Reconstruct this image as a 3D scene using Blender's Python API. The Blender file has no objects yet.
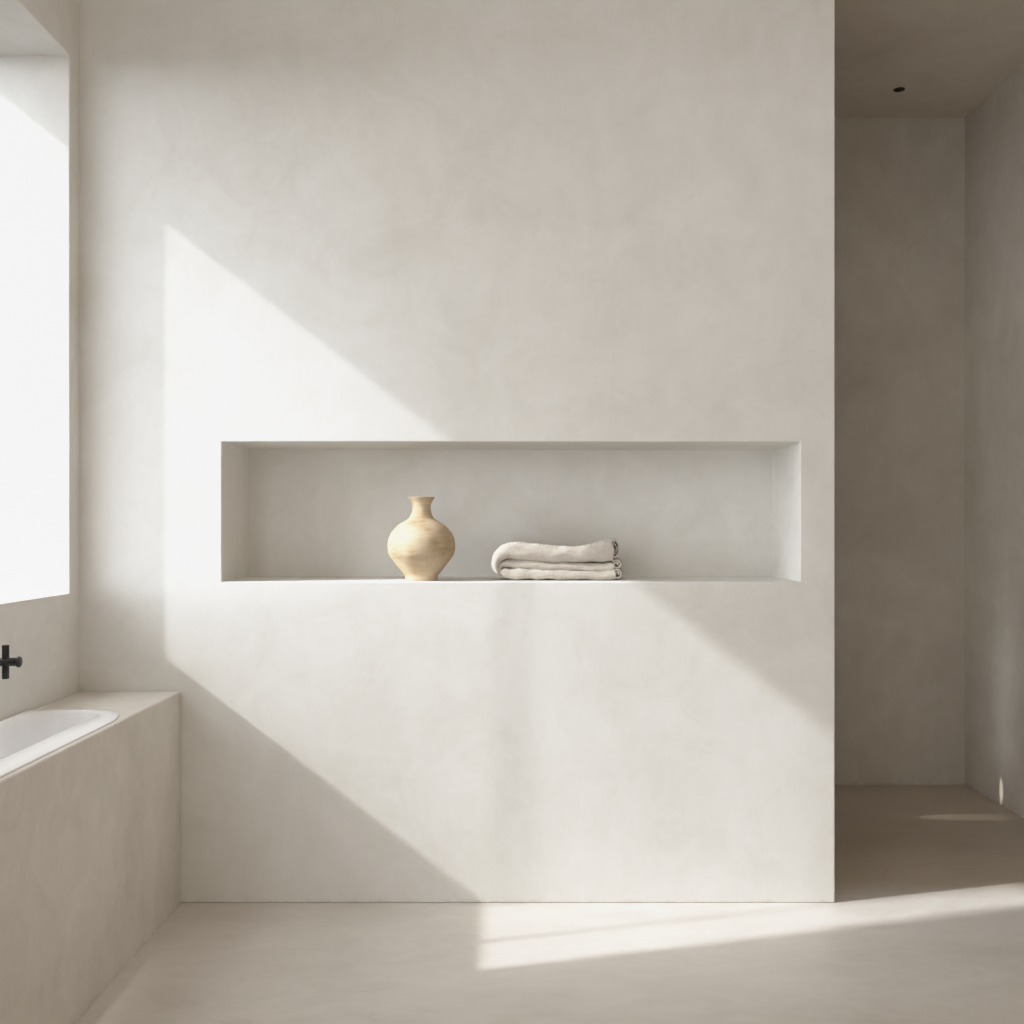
import bpy, bmesh, math, random
from mathutils import Vector, noise

random.seed(4)
C = bpy.context.scene.collection
PI = math.pi

# ------------------------------------------------------------------ helpers
def link(name, bm, mat, parent=None, smooth=False, bevel=0.0, segs=3):
    me = bpy.data.meshes.new(name)
    bmesh.ops.recalc_face_normals(bm, faces=bm.faces)
    bm.to_mesh(me); bm.free()
    for p in me.polygons: p.use_smooth = smooth
    me.materials.append(mat)
    o = bpy.data.objects.new(name, me); C.objects.link(o)
    if parent: o.parent = parent
    if bevel:
        b = o.modifiers.new('soft_edge', 'BEVEL'); b.width = bevel; b.segments = segs
        b.limit_method = 'ANGLE'; b.angle_limit = math.radians(40)
        for p in me.polygons: p.use_smooth = True
        n = o.modifiers.new('normals', 'WEIGHTED_NORMAL'); n.keep_sharp = False
    return o

def structure(o): o['kind'] = 'structure'; return o

def tag(o, label, cat, group=None):
    o['label'] = label; o['category'] = cat
    if group: o['group'] = group
    return o

def thing(name, label, cat, loc):
    o = bpy.data.objects.new(name, None); C.objects.link(o); o.location = loc
    o.empty_display_size = 0.05
    return tag(o, label, cat)

def box(bm, x0, x1, y0, y1, z0, z1):
    v = [bm.verts.new(c) for c in ((x0,y0,z0),(x1,y0,z0),(x1,y1,z0),(x0,y1,z0),
                                   (x0,y0,z1),(x1,y0,z1),(x1,y1,z1),(x0,y1,z1))]
    for f in ((0,3,2,1),(4,5,6,7),(0,1,5,4),(1,2,6,5),(2,3,7,6),(3,0,4,7)):
        bm.faces.new([v[i] for i in f])

def boxmesh(*a):
    bm = bmesh.new(); box(bm, *a); return bm

def lathe(bm, prof, n=64, axis='z', off=(0,0,0), cap0=True, cap1=True):
    rings = []
    for r, h in prof:
        ring = []
        for i in range(n):
            a = 2*PI*i/n
            if axis == 'z': p = (r*math.cos(a), r*math.sin(a), h)
            elif axis == 'x': p = (h, r*math.cos(a), r*math.sin(a))
            ring.append(bm.verts.new((p[0]+off[0], p[1]+off[1], p[2]+off[2])))
        rings.append(ring)
    for a, b in zip(rings, rings[1:]):
        for i in range(n):
            bm.faces.new((a[i], a[(i+1) % n], b[(i+1) % n], b[i]))
    if cap0: bm.faces.new(rings[0][::-1])
    if cap1: bm.faces.new(rings[-1])

def catmull(pts, per=8):
    out = []
    P = [pts[0]] + list(pts) + [pts[-1]]
    for i in range(1, len(P)-2):
        p0, p1, p2, p3 = P[i-1], P[i], P[i+1], P[i+2]
        for k in range(per):
            t = k/per
            out.append(tuple(0.5*((2*b) + (-a+c)*t + (2*a-5*b+4*c-d)*t*t + (-a+3*b-3*c+d)*t**3)
                             for a, b, c, d in zip(p0, p1, p2, p3)))
    out.append(tuple(pts[-1]))
    return out

# ---------------------------------------------------------------- materials
def nodes(name):
    m = bpy.data.materials.new(name); m.use_nodes = True
    nt = m.node_tree
    return m, nt, nt.nodes['Principled BSDF'], nt.links

def srgb(r, g, b):
    f = lambda c: (c/255)/12.92 if c <= 10 else ((c/255+0.055)/1.055)**2.4
    return (f(r), f(g), f(b), 1)

def plaster(name, dark, mid, light, rough=0.75, scale=1.0, bump=0.05, stain=None, gloss=0.3, rough2=None, stretch=(1, 1, 1), recess_shade=None):
    """trowelled mineral plaster: soft clouds, fine mottling, trowel strokes"""
    m, nt, bs, L = nodes(name)
    N = nt.nodes
    geo = N.new('ShaderNodeNewGeometry')
    mp = N.new('ShaderNodeMapping'); mp.inputs['Scale'].default_value = stretch
    L.new(geo.outputs['Position'], mp.inputs['Vector'])
    def nz(s, detail, rgh, dist=0.0, vec=mp.outputs['Vector']):
        n = N.new('ShaderNodeTexNoise'); n.inputs['Scale'].default_value = s*scale
        n.inputs['Detail'].default_value = detail; n.inputs['Roughness'].default_value = rgh
        n.inputs['Distortion'].default_value = dist
        L.new(vec, n.inputs['Vector']); return n
    big = nz(1.3, 6, 0.6, 0.8); med = nz(5.5, 7, 0.68, 0.9); fine = nz(42, 6, 0.7)
    strokes_map = N.new('ShaderNodeMapping'); strokes_map.inputs['Rotation'].default_value = (0.5, 0.4, 0.7)
    strokes_map.inputs['Scale'].default_value = (7, 7, 1.6)
    L.new(geo.outputs['Position'], strokes_map.inputs['Vector'])
    strokes = nz(1.6, 6, 0.7, 0.8, strokes_map.outputs['Vector'])
    def mix(a, b, f):
        x = N.new('ShaderNodeMix'); x.data_type = 'FLOAT'; x.inputs[0].default_value = f
        L.new(a, x.inputs[2]); L.new(b, x.inputs[3]); return x.outputs[0]
    v = mix(mix(mix(big.outputs['Fac'], med.outputs['Fac'], 0.42), strokes.outputs['Fac'], 0.13), fine.outputs['Fac'], 0.10)
    cr = N.new('ShaderNodeValToRGB'); e = cr.color_ramp.elements
    e[0].position = 0.36; e[0].color = dark; e[1].position = 0.64; e[1].color = light
    k = e.new(0.5); k.color = mid
    L.new(v, cr.inputs['Fac'])
    col = cr.outputs['Color']
    if stain:                       # grime in the joint along the floor
        sep = N.new('ShaderNodeSeparateXYZ'); L.new(geo.outputs['Position'], sep.inputs[0])
        mr = N.new('ShaderNodeMapRange'); mr.inputs['From Min'].default_value = 0.0
        mr.inputs['From Max'].default_value = 0.014; mr.inputs['To Min'].default_value = 1; mr.inputs['To Max'].default_value = 0
        L.new(sep.outputs['Z'], mr.inputs['Value'])
        sn = nz(26, 5, 0.7); sr = N.new('ShaderNodeValToRGB')
        sr.color_ramp.elements[0].position = 0.45; sr.color_ramp.elements[1].position = 0.95
        L.new(sn.outputs['Fac'], sr.inputs['Fac'])
        mu = N.new('ShaderNodeMath'); mu.operation = 'MULTIPLY'
        L.new(mr.outputs[0], mu.inputs[0]); L.new(sr.outputs['Color'], mu.inputs[1])
        mc = N.new('ShaderNodeMix'); mc.data_type = 'RGBA'
        L.new(mu.outputs[0], mc.inputs['Factor']); L.new(col, mc.inputs['A']); mc.inputs['B'].default_value = stain
        col = mc.outputs['Result']
    if recess_shade:                        # recess shade put into the floor colour, darker and browner
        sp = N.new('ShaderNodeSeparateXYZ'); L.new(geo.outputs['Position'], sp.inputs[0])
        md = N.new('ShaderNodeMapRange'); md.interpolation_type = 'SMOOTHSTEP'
        md.inputs['From Min'].default_value = recess_shade[0]; md.inputs['From Max'].default_value = recess_shade[1]
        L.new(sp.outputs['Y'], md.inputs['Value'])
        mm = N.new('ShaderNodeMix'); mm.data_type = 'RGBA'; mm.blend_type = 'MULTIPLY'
        L.new(md.outputs[0], mm.inputs['Factor']); L.new(col, mm.inputs['A']); mm.inputs['B'].default_value = recess_shade[2]
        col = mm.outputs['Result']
    L.new(col, bs.inputs['Base Color'])
    rr = N.new('ShaderNodeMapRange'); rr.inputs['From Min'].default_value = 0.35; rr.inputs['From Max'].default_value = 0.65
    rr.inputs['To Min'].default_value = rough; rr.inputs['To Max'].default_value = rough2 or rough*1.12
    L.new(v, rr.inputs['Value']); L.new(rr.outputs[0], bs.inputs['Roughness'])
    bs.inputs['Specular IOR Level'].default_value = gloss
    bp = N.new('ShaderNodeBump'); bp.inputs['Strength'].default_value = bump; bp.inputs['Distance'].default_value = 0.02
    L.new(mix(med.outputs['Fac'], fine.outputs['Fac'], 0.3), bp.inputs['Height']); L.new(bp.outputs[0], bs.inputs['Normal'])
    return m

M_wall = plaster('pale_plaster', srgb(216,213,206), srgb(226,224,219), srgb(233,232,229), stain=srgb(170,155,135))
M_wall2 = plaster('side_plaster', srgb(213,209,202), srgb(223,220,214), srgb(231,229,225), stain=srgb(165,150,130))
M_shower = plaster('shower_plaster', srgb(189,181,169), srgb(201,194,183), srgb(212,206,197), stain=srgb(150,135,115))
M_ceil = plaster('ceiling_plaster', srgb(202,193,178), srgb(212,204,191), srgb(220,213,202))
M_tubstone = plaster('surround_plaster', srgb(202,195,185), srgb(215,209,200), srgb(226,221,214), stain=srgb(160,145,125), scale=1.4)
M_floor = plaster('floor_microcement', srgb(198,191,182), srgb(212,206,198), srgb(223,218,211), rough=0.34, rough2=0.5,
                  gloss=0.45, bump=0.03, stretch=(0.7, 1.4, 1), recess_shade=(0.02, 0.22, (0.80, 0.74, 0.66, 1)))

def simple(name, col, rough, metal=0.0, spec=0.5):
    m, nt, bs, L = nodes(name)
    n = nt.nodes.new('ShaderNodeTexNoise'); n.inputs['Scale'].default_value = 30; n.inputs['Detail'].default_value = 4
    mr = nt.nodes.new('ShaderNodeMapRange'); mr.inputs['To Min'].default_value = rough*0.9; mr.inputs['To Max'].default_value = rough*1.1
    L.new(n.outputs['Fac'], mr.inputs['Value']); L.new(mr.outputs[0], bs.inputs['Roughness'])
    bs.inputs['Base Color'].default_value = col; bs.inputs['Metallic'].default_value = metal
    bs.inputs['Specular IOR Level'].default_value = spec
    return m
M_tub = simple('white_acrylic', srgb(247,247,248), 0.22)
M_black = simple('matt_black_metal', srgb(13,14,14), 0.45, 0.0, 0.5)
M_frame = simple('window_frame_paint', srgb(205,202,196), 0.5)
M_dark = simple('dark_metal', srgb(40,34,28), 0.5)

def clay():
    m, nt, bs, L = nodes('sandy_clay'); N = nt.nodes
    tc = N.new('ShaderNodeTexCoord')
    mp = N.new('ShaderNodeMapping'); mp.inputs['Scale'].default_value = (9, 9, 60); mp.inputs['Rotation'].default_value = (0.13, 0.1, 0)
    L.new(tc.outputs['Object'], mp.inputs['Vector'])
    a = N.new('ShaderNodeTexNoise'); a.inputs['Scale'].default_value = 2.2; a.inputs['Detail'].default_value = 8; a.inputs['Roughness'].default_value = 0.72
    L.new(mp.outputs[0], a.inputs['Vector'])
    b = N.new('ShaderNodeTexNoise'); b.inputs['Scale'].default_value = 16; b.inputs['Detail'].default_value = 6
    L.new(tc.outputs['Object'], b.inputs['Vector'])
    mx = N.new('ShaderNodeMix'); mx.data_type = 'FLOAT'; mx.inputs[0].default_value = 0.62
    L.new(a.outputs['Fac'], mx.inputs[2]); L.new(b.outputs['Fac'], mx.inputs[3])
    cr = N.new('ShaderNodeValToRGB'); e = cr.color_ramp.elements
    e[0].position = 0.34; e[0].color = srgb(170,143,108); e[1].position = 0.66; e[1].color = srgb(214,196,170)
    k = e.new(0.5); k.color = srgb(199,178,148)
    L.new(mx.outputs[0], cr.inputs['Fac']); L.new(cr.outputs[0], bs.inputs['Base Color'])
    bs.inputs['Roughness'].default_value = 0.85; bs.inputs['Specular IOR Level'].default_value = 0.2
    bp = N.new('ShaderNodeBump'); bp.inputs['Strength'].default_value = 0.25; bp.inputs['Distance'].default_value = 0.002
    L.new(a.outputs['Fac'], bp.inputs['Height']); L.new(bp.outputs[0], bs.inputs['Normal'])
    return m
M_clay = clay()

def linen():
    m, nt, bs, L = nodes('washed_linen'); N = nt.nodes
    tc = N.new('ShaderNodeTexCoord')
    def wav(rot):
        w = N.new('ShaderNodeTexWave'); w.inputs['Scale'].default_value = 130; w.inputs['Distortion'].default_value = 3.5
        w.inputs['Detail'].default_value = 3; w.inputs['Detail Scale'].default_value = 2
        mp = N.new('ShaderNodeMapping'); mp.inputs['Rotation'].default_value = rot
        L.new(tc.outputs['Object'], mp.inputs['Vector']); L.new(mp.outputs[0], w.inputs['Vector']); return w
    w1, w2 = wav((0,0,0)), wav((0, PI/2, 0.4))
    n = N.new('ShaderNodeTexNoise'); n.inputs['Scale'].default_value = 120; n.inputs['Detail'].default_value = 7; n.inputs['Roughness'].default_value = 0.75
    L.new(tc.outputs['Object'], n.inputs['Vector'])
    ad = N.new('ShaderNodeMath'); ad.operation = 'ADD'; L.new(w1.outputs['Fac'], ad.inputs[0]); L.new(w2.outputs['Fac'], ad.inputs[1])
    ad2 = N.new('ShaderNodeMath'); ad2.operation = 'MULTIPLY_ADD'; ad2.inputs[1].default_value = 2.0
    L.new(n.outputs['Fac'], ad2.inputs[0]); L.new(ad.outputs[0], ad2.inputs[2])
    mr = N.new('ShaderNodeMapRange'); mr.inputs['From Min'].default_value = 0.9; mr.inputs['From Max'].default_value = 3.0
    L.new(ad2.outputs[0], mr.inputs['Value'])
    cr = N.new('ShaderNodeValToRGB'); e = cr.color_ramp.elements
    e[0].color = srgb(160,149,134); e[1].color = srgb(221,214,204)
    k = e.new(0.45); k.color = srgb(205,197,185)
    L.new(mr.outputs[0], cr.inputs['Fac']); L.new(cr.outputs[0], bs.inputs['Base Color'])
    bs.inputs['Roughness'].default_value = 0.95; bs.inputs['Specular IOR Level'].default_value = 0.1
    bs.inputs['Sheen Weight'].default_value = 0.2
    bp = N.new('ShaderNodeBump'); bp.inputs['Strength'].default_value = 0.6; bp.inputs['Distance'].default_value = 0.002
    L.new(mr.outputs[0], bp.inputs['Height']); L.new(bp.outputs[0], bs.inputs['Normal'])
    return m
M_linen = linen()

# ------------------------------------------------------------ dimensions (m)
XL, XR = -1.197, 1.836          # faces of the left and right walls
XE = 0.900                      # free end of the partition wall
YB = 1.368                      # back of the shower recess
YF = -5.4                       # wall behind the viewer
H  = 2.70
WT = 0.313                      # thickness of the left wall
RAT, SLOPE = 3.5, 0.768         # sun: +x run per +y run; fall per +x run

# --------------------------------------------------------------- the setting
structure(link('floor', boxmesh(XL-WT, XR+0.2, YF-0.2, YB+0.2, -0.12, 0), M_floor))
structure(link('ceiling', boxmesh(XL-WT, XR+0.2, YF-0.2, YB+0.2, H, H+0.15), M_ceil))
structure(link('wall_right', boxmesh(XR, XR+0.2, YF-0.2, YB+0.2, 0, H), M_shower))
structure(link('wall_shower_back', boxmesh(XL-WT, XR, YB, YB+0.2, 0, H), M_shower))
structure(link('wall_front', boxmesh(XL, XR, YF-0.2, YF, 0, H), M_wall2))

def slab_with_holes(axis, fa, fb, u0, u1, v0, v1, holes, through, depth=None):
    """wall slab; axis 'y' (face fa towards -y, u=x) or 'x' (face fa towards +x, u=y). holes: (u0,u1,v0,v1)"""
    bm = bmesh.new(); cache = {}
    def V(u, v, d):
        k = (round(u,5), round(v,5), round(d,5))
        if k not in cache:
            cache[k] = bm.verts.new((u, d, v) if axis == 'y' else (d, u, v))
        return cache[k]
    us = sorted({u0, u1, *[h[i] for h in holes for i in (0,1)]})
    vs = sorted({v0, v1, *[h[i] for h in holes for i in (2,3)]})
    ins = lambda a, b: any(h[0]-1e-6 <= a and a <= h[1]+1e-6 and h[2]-1e-6 <= b and b <= h[3]+1e-6 for h in holes)
    for d, hole_open in ((fa, True), (fb, through)):
        for i in range(len(us)-1):
            for j in range(len(vs)-1):
                if hole_open and ins((us[i]+us[i+1])/2, (vs[j]+vs[j+1])/2): continue
                bm.faces.new((V(us[i],vs[j],d), V(us[i+1],vs[j],d), V(us[i+1],vs[j+1],d), V(us[i],vs[j+1],d)))
    for h in holes:
        d1 = fb if through else depth
        q = [(h[0],h[2]),(h[1],h[2]),(h[1],h[3]),(h[0],h[3])]
        for a, b in zip(q, q[1:]+q[:1]):
            bm.faces.new((V(*a,fa), V(*b,fa), V(*b,d1), V(*a,d1)))
        if not through: bm.faces.new([V(*a, d1) for a in q])
    for i in range(len(us)-1):
        for v in (v0, v1): bm.faces.new((V(us[i],v,fa), V(us[i+1],v,fa), V(us[i+1],v,fb), V(us[i],v,fb)))
    for j in range(len(vs)-1):
        for u in (u0, u1): bm.faces.new((V(u,vs[j],fa), V(u,vs[j+1],fa), V(u,vs[j+1],fb), V(u,vs[j],fb)))
    bmesh.ops.dissolve_limit(bm, angle_limit=0.001, verts=bm.verts, edges=bm.edges, use_dissolve_boundaries=False)
    return bm

# partition wall with the long niche
NZ0, NZ1, NX, NY = 0.892, 1.281, 0.803, 0.31
structure(link('wall_back', slab_with_holes('y', 0.0, 0.44, XL-0.02, XE, 0, H, [(-NX, NX, NZ0, NZ1)], False, NY),
               M_wall, bevel=0.004))
# left wall with the deep window near the corner
WY1 = -0.241/RAT
WY0 = -0.777 - WT/RAT
WZ0, WZ1 = 0.865, 2.322
SIDE_FILL = (-4.9, -1.45, 0.12, 2.6)  # extent of the added side fill panel; the wall is solid here
structure(link('wall_left', slab_with_holes('x', XL, XL-WT, YF, YB, 0, H, [(WY0, WY1, WZ0, WZ1)], True),
               M_wall2, bevel=0.004))

def window(n, y0, y1, z0, z1, bars, w=0.02):
    xo = XL-WT+0.012
    bm = bmesh.new()
    fr = 0.004                                 # slim rebated frame
    for (a, b, c, d) in ((y0,y0+fr,z0,z1),(y1-fr,y1,z0,z1),(y0+fr,y1-fr,z0,z0+fr),(y0+fr,y1-fr,z1-fr,z1)):
        box(bm, xo-0.02, xo+0.01, a, b, c, d)
    o = structure(link(n, bm, M_frame))
    for y, t in bars:
        link('glazing_bar', boxmesh(xo-0.016, xo+0.006, y-t/2, y+t/2, z0+fr, z1-fr), M_frame, o)
    return o
window('window_1', WY0, WY1, WZ0, WZ1, [(-(0.0-XL+WT)/RAT, 0.010), (-0.288-(-0.103-XL+WT)/RAT, 0.008)])

# ------------------------------------------------------------------ the bath
TX, TZ = -0.917, 0.589          # front face and top of the plastered bath surround
TY0 = -2.05
BX0, BX1, BY0, BY1 = -1.190, -0.928, TY0+0.16, -0.322   # outer rim of the tub

def rrect(x0, x1, y0, y1, r, n=10):
    pts = []
    for cx, cy, a0 in ((x1-r,y1-r,0),(x0+r,y1-r,PI/2),(x0+r,y0+r,PI),(x1-r,y0+r,1.5*PI)):
        for i in range(n+1):
            a = a0 + PI/2*i/n
            pts.append((cx+r*math.cos(a), cy+r*math.sin(a)))
    return pts

def ring_surface(bm, loops, cap=True):
    R = [[bm.verts.new(p) for p in L_] for L_ in loops]
    n = len(R[0])
    for a, b in zip(R, R[1:]):
        for i in range(n): bm.faces.new((a[i], a[(i+1)%n], b[(i+1)%n], b[i]))
    if cap: bm.faces.new(R[-1])
    return R

sur = thing('bath_surround', 'built-in beige plastered bath surround along the left wall under the window', 'bath surround', (TX, 0, 0))
bm = bmesh.new()               # block with an opening for the tub
cut = rrect(BX0+0.006, -0.992, BY0+0.02, BY1-0.008, 0.03)
out = [(XL+0.0015, TY0), (TX, TY0), (TX, -0.0015), (XL+0.0015, -0.0015)]
ov = [bm.verts.new((x, y, TZ)) for x, y in out]
ob = [bm.verts.new((x, y, 0)) for x, y in out]
iv = [bm.verts.new((x, y, TZ)) for x, y in cut]
ib = [bm.verts.new((x, y, TZ-0.46)) for x, y in cut]
es = [bm.edges.new((ov[i], ov[(i+1)%4])) for i in range(4)] + [bm.edges.new((iv[i], iv[(i+1)%len(iv)])) for i in range(len(iv))]
bmesh.ops.triangle_fill(bm, edges=es, use_beauty=True)
for i in range(4): bm.faces.new((ov[i], ov[(i+1)%4], ob[(i+1)%4], ob[i]))
for i in range(len(iv)): bm.faces.new((iv[i], iv[(i+1)%len(iv)], ib[(i+1)%len(iv)], ib[i]))
bm.faces.new(ib)
s = link('surround_body', bm, M_tubstone)
s.data.transform(__import__('mathutils').Matrix.Translation((-TX, 0, 0)))
s.parent = sur
b = s.modifiers.new('soft_edge', 'BEVEL'); b.width = 0.005; b.segments = 3; b.limit_method = 'ANGLE'; b.angle_limit = math.radians(60)

tub = thing('bathtub', 'white inset bathtub sunk in the plastered surround below the window', 'bathtub', (0, 0, 0))
def L3(pts, z): return [(x, y, z) for x, y in pts]
bm = bmesh.new()
def outer_rim(d, r1):
    """rim outline: generous elliptical rounding at the corner nearest the room"""
    x0, x1, y0, y1 = BX0+d, BX1-d, BY0+d, BY1-d
    pts = []
    for cx, cy, a0, rx, ry in ((x1,y1,0,r1,r1*2.2),(x0,y1,PI/2,.02,.02),(x0,y0,PI,.02,.02),(x1,y0,1.5*PI,r1,r1)):
        sx = -1 if cx == x1 else 1; sy = -1 if cy == y1 else 1
        for i in range(13):
            a = a0+PI/2*i/12
            pts.append((cx+sx*rx+rx*math.cos(a), cy+sy*ry+ry*math.sin(a)))
    return pts
IX0, IX1, IY0, IY1 = BX0+0.008, -0.990, BY0+0.03, BY1-0.022
def shb(d, r): return rrect(IX0+d*0.5, IX1-d*0.5, IY0+d, IY1-d, r, 12)
bm = bmesh.new()
ring_surface(bm, [L3(outer_rim(0, .085), TZ+.0008), L3(outer_rim(0, .085), TZ+.003), L3(outer_rim(.0015, .084), TZ+.0045),
                  L3(shb(-.002, .075), TZ+.0045), L3(shb(.002, .075), TZ+.003)], cap=False)
link('rim', bm, M_tub, tub, smooth=True)
bm = bmesh.new()
ring_surface(bm, [L3(shb(.002, .075), TZ+.003), L3(shb(.005, .075), TZ-.001), L3(shb(.008, .075), TZ-.012), L3(shb(.014, .074), TZ-.06),
                  L3(shb(.03, .07), TZ-.16), L3(shb(.055, .07), TZ-.27), L3(shb(.09, .075), TZ-.36), L3(shb(.12, .02), TZ-.40)])
link('basin', bm, M_tub, tub, smooth=True)

# ------------------------------------------------- black wall tap by the tub
ty, tz = -0.60, 0.745
tap = thing('wall_mounted_tap', 'matt black wall-mounted bath tap with a cross handle at the left edge', 'tap', (XL, ty, tz))
bm = bmesh.new(); lathe(bm, [(0.026,0.0),(0.026,0.006),(0.022,0.009),(0.010,0.0095)], 40, 'x'); link('wall_plate', bm, M_black, tap, True)
bm = bmesh.new(); lathe(bm, [(0.0092,0.008),(0.0092,0.103)], 32, 'x'); link('stem', bm, M_black, tap, True)
bm = bmesh.new(); lathe(bm, [(0.0090,0.099),(0.0115,0.1005),(0.0120,0.102),(0.0120,0.1055),(0.0112,0.1065)], 40, 'x'); link('end_cap', bm, M_black, tap, True)
bm = bmesh.new(); lathe(bm, [(0.0068,-0.0375),(0.0076,-0.0368),(0.0076,0.0368),(0.0068,0.0375)], 32, 'z', (0.074,0,0)); link('cross_handle', bm, M_black, tap, True)

# ------------------------------------------- recessed fitting in the ceiling
dl = thing('recessed_spotlight', 'tiny dark recessed spotlight in the shower ceiling', 'spotlight', (1.469, 1.088, H))
bm = bmesh.new(); lathe(bm, [(0.021,-0.0005),(0.021,-0.003),(0.015,-0.0035),(0.0145,-0.001)], 40); link('trim_ring', bm, M_dark, dl, True)
bm = bmesh.new(); lathe(bm, [(0.0145,-0.0012),(0.004,-0.0006)], 40); link('lens', bm, M_dark, dl, True)

# ------------------------------------------------------------------ the vase
VX, VY = (421.5-511)/350, 0.085
vase = thing('clay_vase', 'sandy beige clay vase with flared lip in the wall niche', 'vase', (VX, VY, NZ0))
k = 1/9.31/350
prof_px = [(937,146),(930,151),(905,152),(890,156),(865,173),(835,199),(800,225),(765,252),(735,274),(700,297),(660,310),(615,314),(570,310),
           (530,299),(490,280),(455,254),(425,224),(400,189),(380,155),(360,125),(335,105),(300,92),(265,87),(235,87),(205,95),(180,109),(163,121),(156,125)]
prof = [(w*k, (937-y)*k*0.988) for y, w in prof_px]
outer = catmull(prof, 5)
rimr, rimh = prof[-1]
inner = [(rimr-0.002, rimh+0.0012), (rimr-0.006, rimh+0.0003), (rimr-0.012, rimh-0.012), (87*k-0.006, rimh-0.028), (90*k-0.006, rimh-0.05), (160*k, rimh-0.075),
         (0.08, 0.11), (0.055, 0.03), (0.02, 0.012)]
bm = bmesh.new(); lathe(bm, outer + inner, 96)
for v in bm.verts:               # hand-thrown wobble
    r = Vector((v.co.x, v.co.y)); a = math.atan2(v.co.y, v.co.x)
    f = 1 + 0.008*noise.noise(Vector((math.cos(a)*1.5, math.sin(a)*1.5, v.co.z*14))) + 0.004*noise.noise(Vector((math.cos(a)*2, math.sin(a)*2, v.co.z*90)))
    v.co.x *= f; v.co.y *= f
link('vase_body', bm, M_clay, vase, True)

# ----------------------------------------------------------- the folded towel
# pixel offsets inside the towel's close-up -> metres
TS = 1/6.4/347
TXC, TYF = (557-511)/347, 0.062
towel = thing('folded_towel', 'folded off-white linen towel lying beside the vase in the niche', 'towel', (TXC, TYF, NZ0))
def tp(px, py): return ((px-493)*TS, (362-py)*TS)

def cloth_band(path, y0, y1, skew=0.0, seed=0, pe=2.6, ycurve=None, n_sec=48, amp=0.0030):
    """padded, folded cloth: a rounded slab section swept along a path of (x, z, half-thickness) in the front plane"""
    bm = bmesh.new()
    P = catmull(path, 14)
    # resample evenly
    L_ = [0]
    for a, b in zip(P, P[1:]): L_.append(L_[-1]+math.hypot(b[0]-a[0], b[1]-a[1]))
    n = max(12, int(L_[-1]/0.0028)); S = []
    j = 0
    for i in range(n+1):
        t = L_[-1]*i/n
        while j < len(L_)-2 and L_[j+1] < t: j += 1
        u = (t-L_[j])/max(1e-9, L_[j+1]-L_[j])
        S.append(tuple(a+(b-a)*u for a, b in zip(P[j], P[j+1])))
    rings = []
    x_lo = min(p[0] for p in S); x_hi = max(p[0] for p in S)
    for i, (x, z, h) in enumerate(S):
        a, b = S[max(0,i-1)], S[min(n,i+1)]
        tx, tz = b[0]-a[0], b[1]-a[1]; l = math.hypot(tx, tz) or 1
        nx, nz = -tz/l, tx/l
        e = min(1.0, (min(i, n-i)*L_[-1]/n)/0.006)   # rounded ends
        hh = h*math.sqrt(max(0.05, 1-(1-e)**2))
        ring = []
        yc = ycurve(i/n) if ycurve else 0
        for q in range(n_sec):
            th = 2*PI*q/n_sec
            c, s_ = math.cos(th), math.sin(th)
            # superellipse: long in y, padded in the normal direction
            sy = math.copysign(abs(c)**(2/7), c); sn = math.copysign(abs(s_)**(2/2.2), s_)
            yy = (y0+y1)/2 + (y1-y0)/2*sy + yc
            nn = hh*sn
            px = x+nx*nn + skew*(yy-y0)*max(0, (x-x_lo)/(x_hi-x_lo))**2
            pz = z+nz*nn
            d = noise.noise(Vector((px*28+seed, yy*28, pz*40)))*amp*1.4 + noise.noise(Vector((px*90, yy*70+seed, pz*120)))*amp*0.5
            fy = noise.noise(Vector((px*22+seed*3, 5.1, pz*60)))*0.003
            ring.append(bm.verts.new((px+nx*d*sn, yy+fy*(1 if c < 0 else 0.4), pz+nz*d)))
        rings.append(ring)
    for a, b in zip(rings, rings[1:]):
        for q in range(n_sec): bm.faces.new((a[q], a[(q+1)%n_sec], b[(q+1)%n_sec], b[q]))
    bm.faces.new(rings[0][::-1]); bm.faces.new(rings[-1])
    return bm
def path(pts): return [(*tp(x, y), h*TS) for x, y, h in pts]
DEP = 0.155
# lower two layers: one length of cloth doubled over at the left
bm1 = cloth_band(path([(862,326,36),(700,327,36),(500,325,36),(330,321,37),(215,319,37),(165,309,33),(140,296,28)]), 0.0, DEP, skew=0.12, seed=2)
bm2 = cloth_band(path([(852,279,31),(740,283,31),(600,280,32),(460,272,33),(330,264,34),(230,258,33),(170,256,29),(140,262,24),(124,284,21),(128,306,19),(142,318,16)]), 0.004, DEP-0.003, skew=0.14, seed=9)
# top layer, falling over the left end
bm3 = cloth_band(path([(848,170,72),(800,173,72),(730,186,63),(640,198,53),(540,200,52),(440,194,56),(330,184,60),(240,178,61),(175,182,54),(132,204,43),(108,236,34),(100,268,28),(108,298,22),(118,316,16)]),
                 -0.004, DEP-0.008, skew=0.10, seed=17)
def merge(*bms):
    out = bmesh.new()
    for b_ in bms:
        me = bpy.data.meshes.new('tmp'); b_.to_mesh(me); out.from_mesh(me); b_.free(); bpy.data.meshes.remove(me)
    return out
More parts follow.
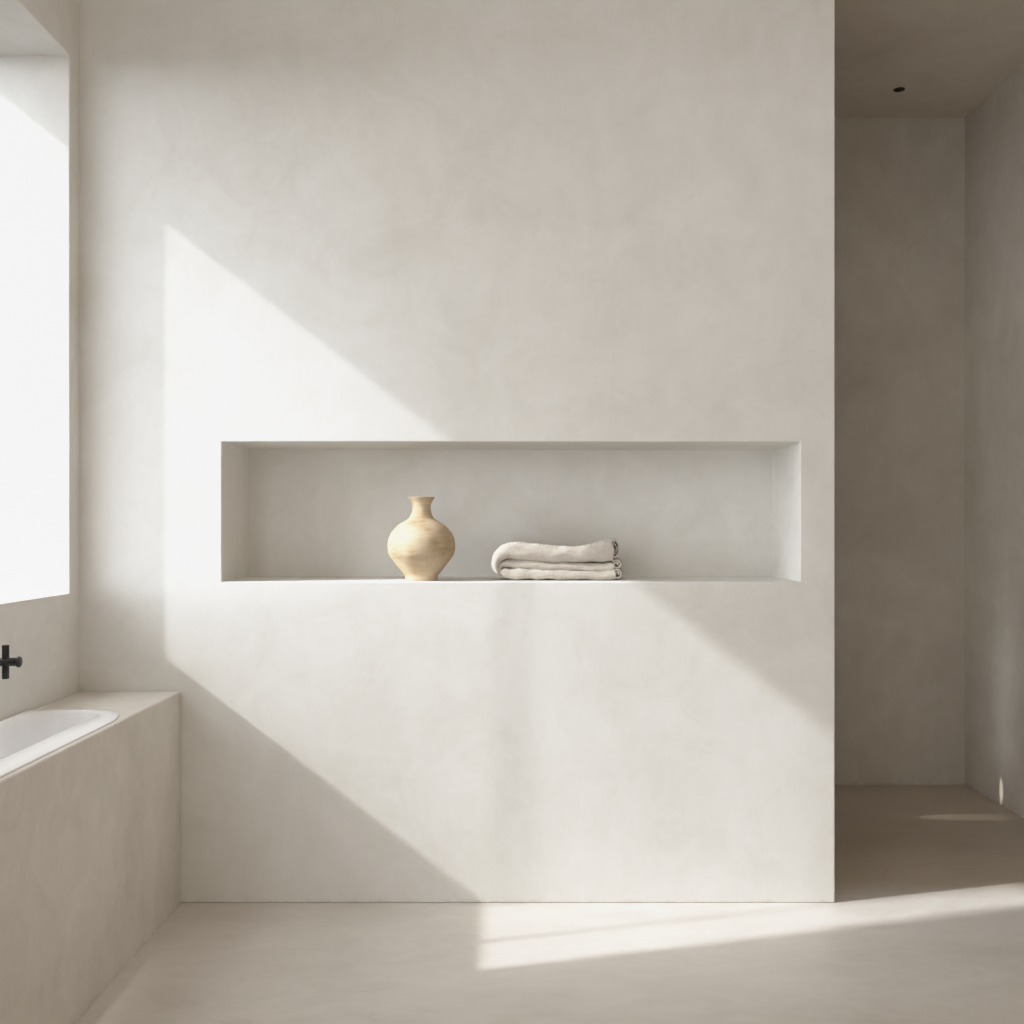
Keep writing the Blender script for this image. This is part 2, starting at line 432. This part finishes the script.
# folded ends showing at the right: the cloth curls inwards, open towards the front
def curl(px, py, rx, rz, turns, a0, y0, y1, x_back, seed, th=0.0048):
    bm = bmesh.new(); x0, z0 = tp(px, py)
    n, m = int(22*turns), 14; grid = []
    for j in range(m+1):
        v = j/m; row = []
        for side in (0, 1):
            line = []
            for i in range(n+1):
                t = i/n; a = a0 - 2*PI*turns*t
                f = 1-0.62*t - side*th/(rz*TS)
                wob = 1+0.12*noise.noise(Vector((seed, t*4, v*3)))
                line.append(bm.verts.new((x0+rx*TS*f*wob*math.cos(a)+x_back*TS*math.sin(v*PI/2), y0+(y1-y0)*v+0.004*noise.noise(Vector((t*5, seed, 1))), z0+rz*TS*f*wob*math.sin(a))))
            row.append(line)
        grid.append(row)
    for j in range(m):
        for s_ in (0, 1):
            for i in range(n):
                q = (grid[j][s_][i], grid[j][s_][i+1], grid[j+1][s_][i+1], grid[j+1][s_][i]); bm.faces.new(q if s_ else q[::-1])
        for i in (0, n):
            bm.faces.new((grid[j][0][i], grid[j][1][i], grid[j+1][1][i], grid[j+1][0][i]))
    for j in (0, m):
        for i in range(n): bm.faces.new((grid[j][0][i], grid[j][0][i+1], grid[j][1][i+1], grid[j][1][i]))
    return bm
ends = [curl(852,166,34,70,1.5,PI*0.75,0.006,DEP-0.01,14,1), curl(862,176,22,30,1.3,PI*0.5,0.010,DEP-0.02,20,4),
        curl(866,262,36,34,1.5,PI*0.8,0.008,DEP-0.01,30,2), curl(868,322,36,38,1.5,PI*0.8,0.006,DEP-0.01,32,3)]
link('towel_cloth', merge(bm3), M_linen, towel, True)
link('lower_fold', merge(bm1, bm2), M_linen, towel, True)
link('folded_ends', merge(*ends), M_linen, towel, True)

# -------------------------------------------------------------------- lights
sl = bpy.data.lights.new('sun', 'SUN'); sl.energy = SUN = 3.5; sl.color = (0.95, 0.97, 1.01); sl.angle = math.radians(1.2)
so = bpy.data.objects.new('sun', sl); C.objects.link(so)
d = Vector((RAT, 1.0, -SLOPE*RAT)).normalized()
so.rotation_euler = d.to_track_quat('-Z', 'Y').to_euler(); so.location = (-6, -2, 5)

# bright haze around the sun
def haze(name, energy, ang, direction=None, col=(0.92, 0.965, 1.02)):
    h = bpy.data.lights.new(name, 'SUN'); h.energy = energy; h.angle = math.radians(ang); h.color = col
    o = bpy.data.objects.new(name, h); C.objects.link(o); o.location = (-6, -2, 5.5)
    o.rotation_euler = Vector(direction or d).to_track_quat('-Z', 'Y').to_euler()
haze('sun_haze', 2.1, 25)
haze('sky_haze', 1.9, 50, (1, 0.45, -0.35), (0.85, 0.96, 1.08))

w = bpy.data.worlds.new('sky'); bpy.context.scene.world = w; w.use_nodes = True
nt = w.node_tree; bg = nt.nodes['Background']
# hazy daylight: even sky with a broad bright region towards the sun
N_ = nt.nodes; L_w = nt.links
SKY = [('horizon', 0.5, 11.5), ('low', 0.60, 2.5), ('mid', 0.725, 1.0), ('high', 0.86, 1.0), ('zenith', 1.0, 9.0)]
KS = 20.0                                   # ramp values are divided by this and multiplied back
tcw = N_.new('ShaderNodeTexCoord')
sz = N_.new('ShaderNodeSeparateXYZ'); L_w.new(tcw.outputs['Generated'], sz.inputs[0])
mz = N_.new('ShaderNodeMath'); mz.operation = 'MULTIPLY_ADD'; mz.inputs[1].default_value = 0.5; mz.inputs[2].default_value = 0.5
L_w.new(sz.outputs['Z'], mz.inputs[0])
rw = N_.new('ShaderNodeValToRGB'); rw.name = 'sky_bands'
L_w.new(mz.outputs[0], rw.inputs['Fac'])
rw.color_ramp.elements[0].position = 0.46; rw.color_ramp.elements[0].color = (0, 0, 0, 1)
rw.color_ramp.elements[1].position = SKY[-1][1]; rw.color_ramp.elements[1].color = (SKY[-1][2]/KS,)*3+(1,)
for _n, _p, _v in SKY[:-1]:
    rw.color_ramp.elements.new(_p).color = (_v/KS,)*3+(1,)
ma = N_.new('ShaderNodeMath'); ma.operation = 'MULTIPLY'; ma.inputs[1].default_value = KS
L_w.new(rw.outputs['Color'], ma.inputs[0]); L_w.new(ma.outputs[0], bg.inputs['Strength'])
bg.inputs['Color'].default_value = (0.91, 0.955, 1.02, 1)

def portal(name, y0, y1, z0, z1):
    l = bpy.data.lights.new(name, 'AREA'); l.shape = 'RECTANGLE'; l.size = z1-z0; l.size_y = y1-y0
    l.cycles.is_portal = True
    o = bpy.data.objects.new(name, l); C.objects.link(o)
    o.location = (XL-WT-0.03, (y0+y1)/2, (z0+z1)/2); o.rotation_euler = (0, -PI/2, 0)
portal('sky_portal', WY0, WY1, WZ0, WZ1)
def area(name, loc, direction, sx, sy, power, col, spread=180):
    l = bpy.data.lights.new(name, 'AREA'); l.shape = 'RECTANGLE'; l.size = sx; l.size_y = sy
    l.energy = power; l.color = col; l.spread = math.radians(spread)
    o = bpy.data.objects.new(name, l); C.objects.link(o); o.location = loc
    o.rotation_euler = Vector(direction).to_track_quat('-Z', 'Y').to_euler()
    return o
# added fill panels out of view: along the left wall and behind the viewer
area('side_fill', (XL+0.02, (SIDE_FILL[0]+SIDE_FILL[1])/2, (SIDE_FILL[2]+SIDE_FILL[3])/2), (1, 0, 0), SIDE_FILL[1]-SIDE_FILL[0], SIDE_FILL[3]-SIDE_FILL[2], 52, (0.937, 0.97, 1.045))
area('room_fill', (0.6, -4.4, 2.0), (-0.1, 1, -0.1), 1.6, 0.8, 3.5, (0.96, 0.97, 1))

# unseen lamp added above the bath to brighten rim and basin
area('bath_fill', (-1.09, -0.80, H-0.005), (0, 0.02, -1), 0.08, 0.8, 0.40, (1, 0.98, 0.95), 13)
# strip lamps added out of sight behind the partition, brightening the right wall
area('hidden_strip', (XE-0.10, 0.98, 1.25), (1, 0.05, 0), 0.06, 2.2, 0.9, (0.97, 0.97, 0.95), 80)
area('hidden_strip', (XE-0.10, 1.01, 0.42), (1, 0, 0), 0.03, 0.55, 0.028, (0.86, 0.94, 1), 18)
def spot(name, loc, target, power, angle, blend, col, r=0.004):
    l = bpy.data.lights.new(name, 'SPOT'); l.energy = power; l.spot_size = math.radians(angle); l.spot_blend = blend
    l.color = col; l.shadow_soft_size = r
    o = bpy.data.objects.new(name, l); C.objects.link(o); o.location = loc
    o.rotation_euler = (Vector(target)-Vector(loc)).to_track_quat('-Z', 'Y').to_euler()
    return o
spot('hidden_beam', (0.50, 0.875, 0.30), (1.62, 0.885, 0.0), 30, 5.4, 0.9, (1, 0.95, 0.88))  # hidden spot added for the light patch on the shower floor
wb = spot('hidden_beam', (0.55, 0.92, 0.45), (XR, 1.045, 0.055), 50, 5.0, 0.95, (1, 0.94, 0.85))  # second added spot, for the bright patch low on the right wall
wb.scale = (0.35, 1, 1)

# --------------------------------------------------------------------- camera
cam = bpy.data.cameras.new('camera'); co = bpy.data.objects.new('camera', cam); C.objects.link(co)
co.location = (0, -3.0, 1.047); co.rotation_euler = (PI/2, 0, 0)
cam.sensor_width = 36; cam.lens = 1080/1024*36
cam.shift_x = 1/1024; cam.shift_y = 14/1024
cam.clip_start = 0.05
bpy.context.scene.camera = co
sc = bpy.context.scene
sc.view_settings.view_transform = 'Standard'; sc.view_settings.look = 'None'
sc.view_settings.exposure = 0.0
sc.cycles.max_bounces = 14; sc.cycles.diffuse_bounces = 10

vs = sc.view_settings
vs.use_curve_mapping = True
cm = vs.curve_mapping; cm.use_clip = False
cv = cm.curves[3]
cv.points[0].location = (0, 0); cv.points[1].location = (1.6, 1.0)
cv.points.new(0.45, 0.45); cv.points.new(0.75, 0.75); cv.points.new(1.0, 0.905)
cm.update()
